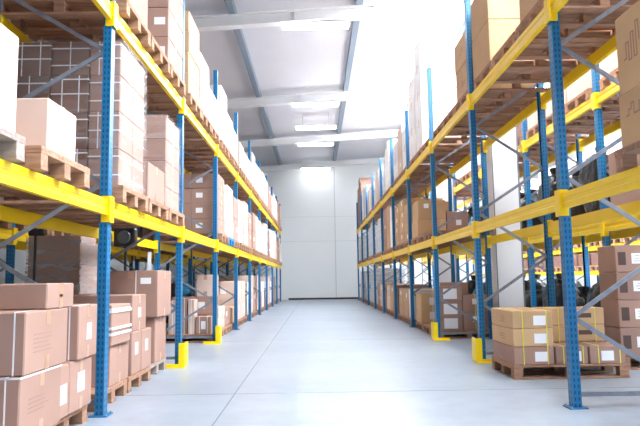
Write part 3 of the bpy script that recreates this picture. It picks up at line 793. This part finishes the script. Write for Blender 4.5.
for s_ in range(3):
    load2('R2', 1, s_, 1, 'brown', [0.35, 0.35])
    load2('R2', 1, s_, 2, 'pale', [0.4, 0.4])
    load2('R2', 2, s_, 2, 'pale', [0.45])
    load2('R2', 3, s_, 2, 'brown', [0.4, 0.4])
    load2('R2', 4, s_, 2, 'white', [0.4, 0.4]); pass
    load2('R2', 5, s_, 1, 'brown', [0.4, 0.4])
# left rear row
for b in range(1, 6):
    for s_ in range(3):
        for lv_ in (0, 1):
            put_pallet('L2', b, s_, lv_)
            if lv_ == 1 and b < 3: load2('L2', b, s_, 1, 'brown', [0.45, 0.45])
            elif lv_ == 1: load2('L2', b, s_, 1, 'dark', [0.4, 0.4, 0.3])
            else:
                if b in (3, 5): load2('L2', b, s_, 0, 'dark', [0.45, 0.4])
                elif b in (1,): load2('L2', b, s_, 0, 'brown', [0.4])
                elif (b + s_) % 2: load2('L2', b, s_, 0, 'brown', [0.5, 0.35])
        put_pallet('L2', b, s_, 2); load2('L2', b, s_, 2, 'brown', [0.4, 0.4])
# far right rack contents: rows of small goods
for b in range(3, 9):
    for s_ in range(3):
        for zl in (1.12, 1.80, 3.36):
            y = slot_y(b, s_) + 0.4
            lvn = {1.12: 'low shelf', 1.80: 'middle shelf', 3.36: 'top shelf'}[zl]
            pallet(8.25, y, zl + BH/2 + 0.002, 'wooden pallet, %s in %s bay, %s, rightmost rack' % (SLOTN[s_], BAYN[b], lvn), far=True)
            h = 0.34 if zl < 1.5 else R.uniform(0.5, 1.0)
            base = zl + BH/2 + 0.002 + PT
            if zl < 1.5:
                carton(7.70, 8.6, y-0.36, y+0.36, base, base+h, 'dark', 'low dark carton, %s pallet, %s bay, low shelf, rightmost rack' % (SLOTN[s_], BAYN[b]), [], side='R')
            else:
                carton(7.70, 8.6, y-0.36, y+0.36, base, base+h, R.choice(['dark', 'brown', 'dark']) if zl < 2 else 'pale', 'big carton, %s pallet, %s bay, %s, rightmost rack' % (SLOTN[s_], BAYN[b], lvn), [('lab', 'F', .4, .5, .2, .15)], side='R')

# ======================================================= odd things left, behind the front rack
pallet(-3.39, 8.35, 0, 'pallet under the film-wrapped brown load between the left racks', rz=math.pi/2)
wrapped_at(-3.73, -3.02, 7.95, 8.80, PT+0.001, 1.53, 'brown load in glossy film standing between the two left racks', 'filmg', 'brown')
# black boxy work lamp on a stand
r = link('work_lamp', None, None, (-2.54, 8.24, 0.0)); tag(r, 'black boxy work lamp on a thin stand behind the second left bay', 'lamp')
bm = bmesh.new(); bm_cyl(bm, (0, 0, 0.02), (0, 0, 1.53), 0.018, 12); link('pole', mesh_of(bm, 'pole', M['black']), r)
bm = bmesh.new()
for a in range(3):
    t = a*2*math.pi/3; bm_bar(bm, (0, 0, 0.3), (0.12*math.cos(t), 0.10*math.sin(t), 0.01), 0.02, 0.02)
link('tripod_foot', mesh_of(bm, 'tripod_foot', M['black']), r)
bm = bmesh.new(); bm_box(bm, -0.145, 0.145, -0.08, 0.08, 1.53, 1.78); h_ = link('lamp_head', mesh_of(bm, 'lamp_head', M['black'], 0.03, 2), r)
bm = bmesh.new(); bm_cyl(bm, (0, -0.08, 1.655), (0, -0.09, 1.655), 0.09, 20, 0.08); link('lens', mesh_of(bm, 'lens', M['lens']), h_)
# black pole
r = link('tool_stand', None, None, (-3.18, 7.0, 0)); tag(r, 'slim black pole stand before the film-wrapped brown load', 'stand')
bm = bmesh.new(); bm_cyl(bm, (0, 0, 0.01), (0, 0, 1.60), 0.016, 12); link('pole', mesh_of(bm, 'pole', M['black']), r)
bm = bmesh.new(); bm_box(bm, -0.07, 0.10, -0.04, 0.04, 1.60, 1.68); link('pole_head', mesh_of(bm, 'pole_head', M['black'], 0.01), r)
bm = bmesh.new(); bm_cyl(bm, (0, 0, 0), (0, 0, 0.02), 0.13, 18); link('foot', mesh_of(bm, 'foot', M['black']), r)
# white tag hanging from the rear beam
r = link('hanging_tag', None, None, (-2.80, 10.4, 1.20)); tag(r, 'narrow white tag hanging on a cord from rear left beam', 'tag')
bm = bmesh.new(); bm_box(bm, -0.03, 0.03, -0.004, 0.004, 0, 0.36); link('plate', mesh_of(bm, 'plate', M['paper']), r)
bm = bmesh.new(); bm_cyl(bm, (0, 0, 0.36), (0, 0, 0.42), 0.004, 6); link('cord', mesh_of(bm, 'cord', M['black']), r)


# ======================================================= light and camera
w = bpy.data.worlds.new('world'); SC.world = w; w.use_nodes = True
w.node_tree.nodes['Background'].inputs[0].default_value = (0.80, 0.88, 1.0, 1)
w.node_tree.nodes['Background'].inputs[1].default_value = 0.12

cam = bpy.data.cameras.new('camera'); co = bpy.data.objects.new('camera', cam); COL.objects.link(co)
F = 615.0
cam.sensor_fit = 'HORIZONTAL'; cam.sensor_width = 36; cam.lens = F/640*36
cam.clip_start = 0.05; cam.clip_end = 200
dy = Vector(((316-320)/F, -(279-213)/F, -1)).normalized()
rr = 0.015
a_, b_ = -math.sin(rr), math.cos(rr)
c_ = -(a_*dy.x + b_*dy.y)/dy.z
up = Vector((a_, b_, c_)).normalized(); xw = dy.cross(up).normalized()
rot = Matrix((xw, dy, up))       # rows: world axes expressed in camera axes
co.matrix_world = Matrix.Translation((0, 0, 1.065)) @ rot.to_4x4()
SC.camera = co

# ======================================================= keep the 300 cartons / pallets that show largest, the rest as one object each
def visible_counts(step=2):
    from mathutils.bvhtree import BVHTree
    bpy.context.view_layer.update()
    V, P, own = [], [], []
    for o in SC.objects:
        if o.type != 'MESH' or o.name.split('.')[0] in ('film', 'stretch_film', 'strap', 'tape', 'printing', 'shipping_label', 'anchor_bolt', 'film_band'): continue
        t = o
        while t.parent: t = t.parent
        mw = o.matrix_world; n0 = len(V)
        V.extend([mw @ v.co for v in o.data.vertices])
        for p in o.data.polygons: P.append([n0 + i for i in p.vertices]); own.append(t.name)
    tree = BVHTree.FromPolygons(V, P)
    cnt = {}; org = Vector((0, 0, 1.065)); inv = rot
    for py in range(0, 426, step):
        for px in range(0, 640, step):
            d = inv @ Vector(((px+.5-320)/F, -(py+.5-213)/F, -1)).normalized()
            hit, n_, i_, di = tree.ray_cast(org, d)
            if i_ is not None: cnt[own[i_]] = cnt.get(own[i_], 0) + 1
    return cnt
VC = visible_counts()
def merge_rest(kind, label, cat, limit=295):
    obs = [o for o in SC.objects if o.parent is None and o.name.split('.')[0] == kind]
    obs.sort(key=lambda o: -VC.get(o.name, 0))
    rest = obs[limit:]
    if not rest: return
    bm = bmesh.new(); mats = []
    for o in rest:
        for q in [o] + list(o.children):
            if q.type != 'MESH' or (kind == 'carton' and q is not o): continue
            n0 = len(bm.verts); f0 = len(bm.faces)
            bm.from_mesh(q.data); bm.verts.ensure_lookup_table(); bm.faces.ensure_lookup_table()
            mt = q.data.materials[0]
            if mt not in mats: mats.append(mt)
            mw = q.matrix_world.copy()
            for v in bm.verts[n0:]: v.co = mw @ v.co
            for f in bm.faces[f0:]: f.material_index = mats.index(mt)
    me = bpy.data.meshes.new(kind + '_rest'); bm.to_mesh(me); bm.free()
    for m_ in mats: me.materials.append(m_)
    def kill(o):
        for c in list(o.children): kill(c)
        bpy.data.objects.remove(o, do_unlink=True)
    print('MERGED', kind, len(rest), 'largest hidden count', VC.get(rest[0].name, 0))
    for o in rest: kill(o)
    r = bpy.data.objects.new(kind + '_stacks', me); COL.objects.link(r)
    tag(r, label, cat, None, 'stuff')
merge_rest('carton', 'remaining mass of small cartons deep inside and far along the racks', 'boxes', 299)
merge_rest('pallet', 'remaining mass of pallets deep inside and far along the racks', 'pallets', 299)
SC.view_settings.view_transform = 'Standard'; SC.view_settings.look = 'None'
SC.view_settings.gamma = 1; SC.view_settings.exposure = 0.6; SC.view_settings.use_curve_mapping = False
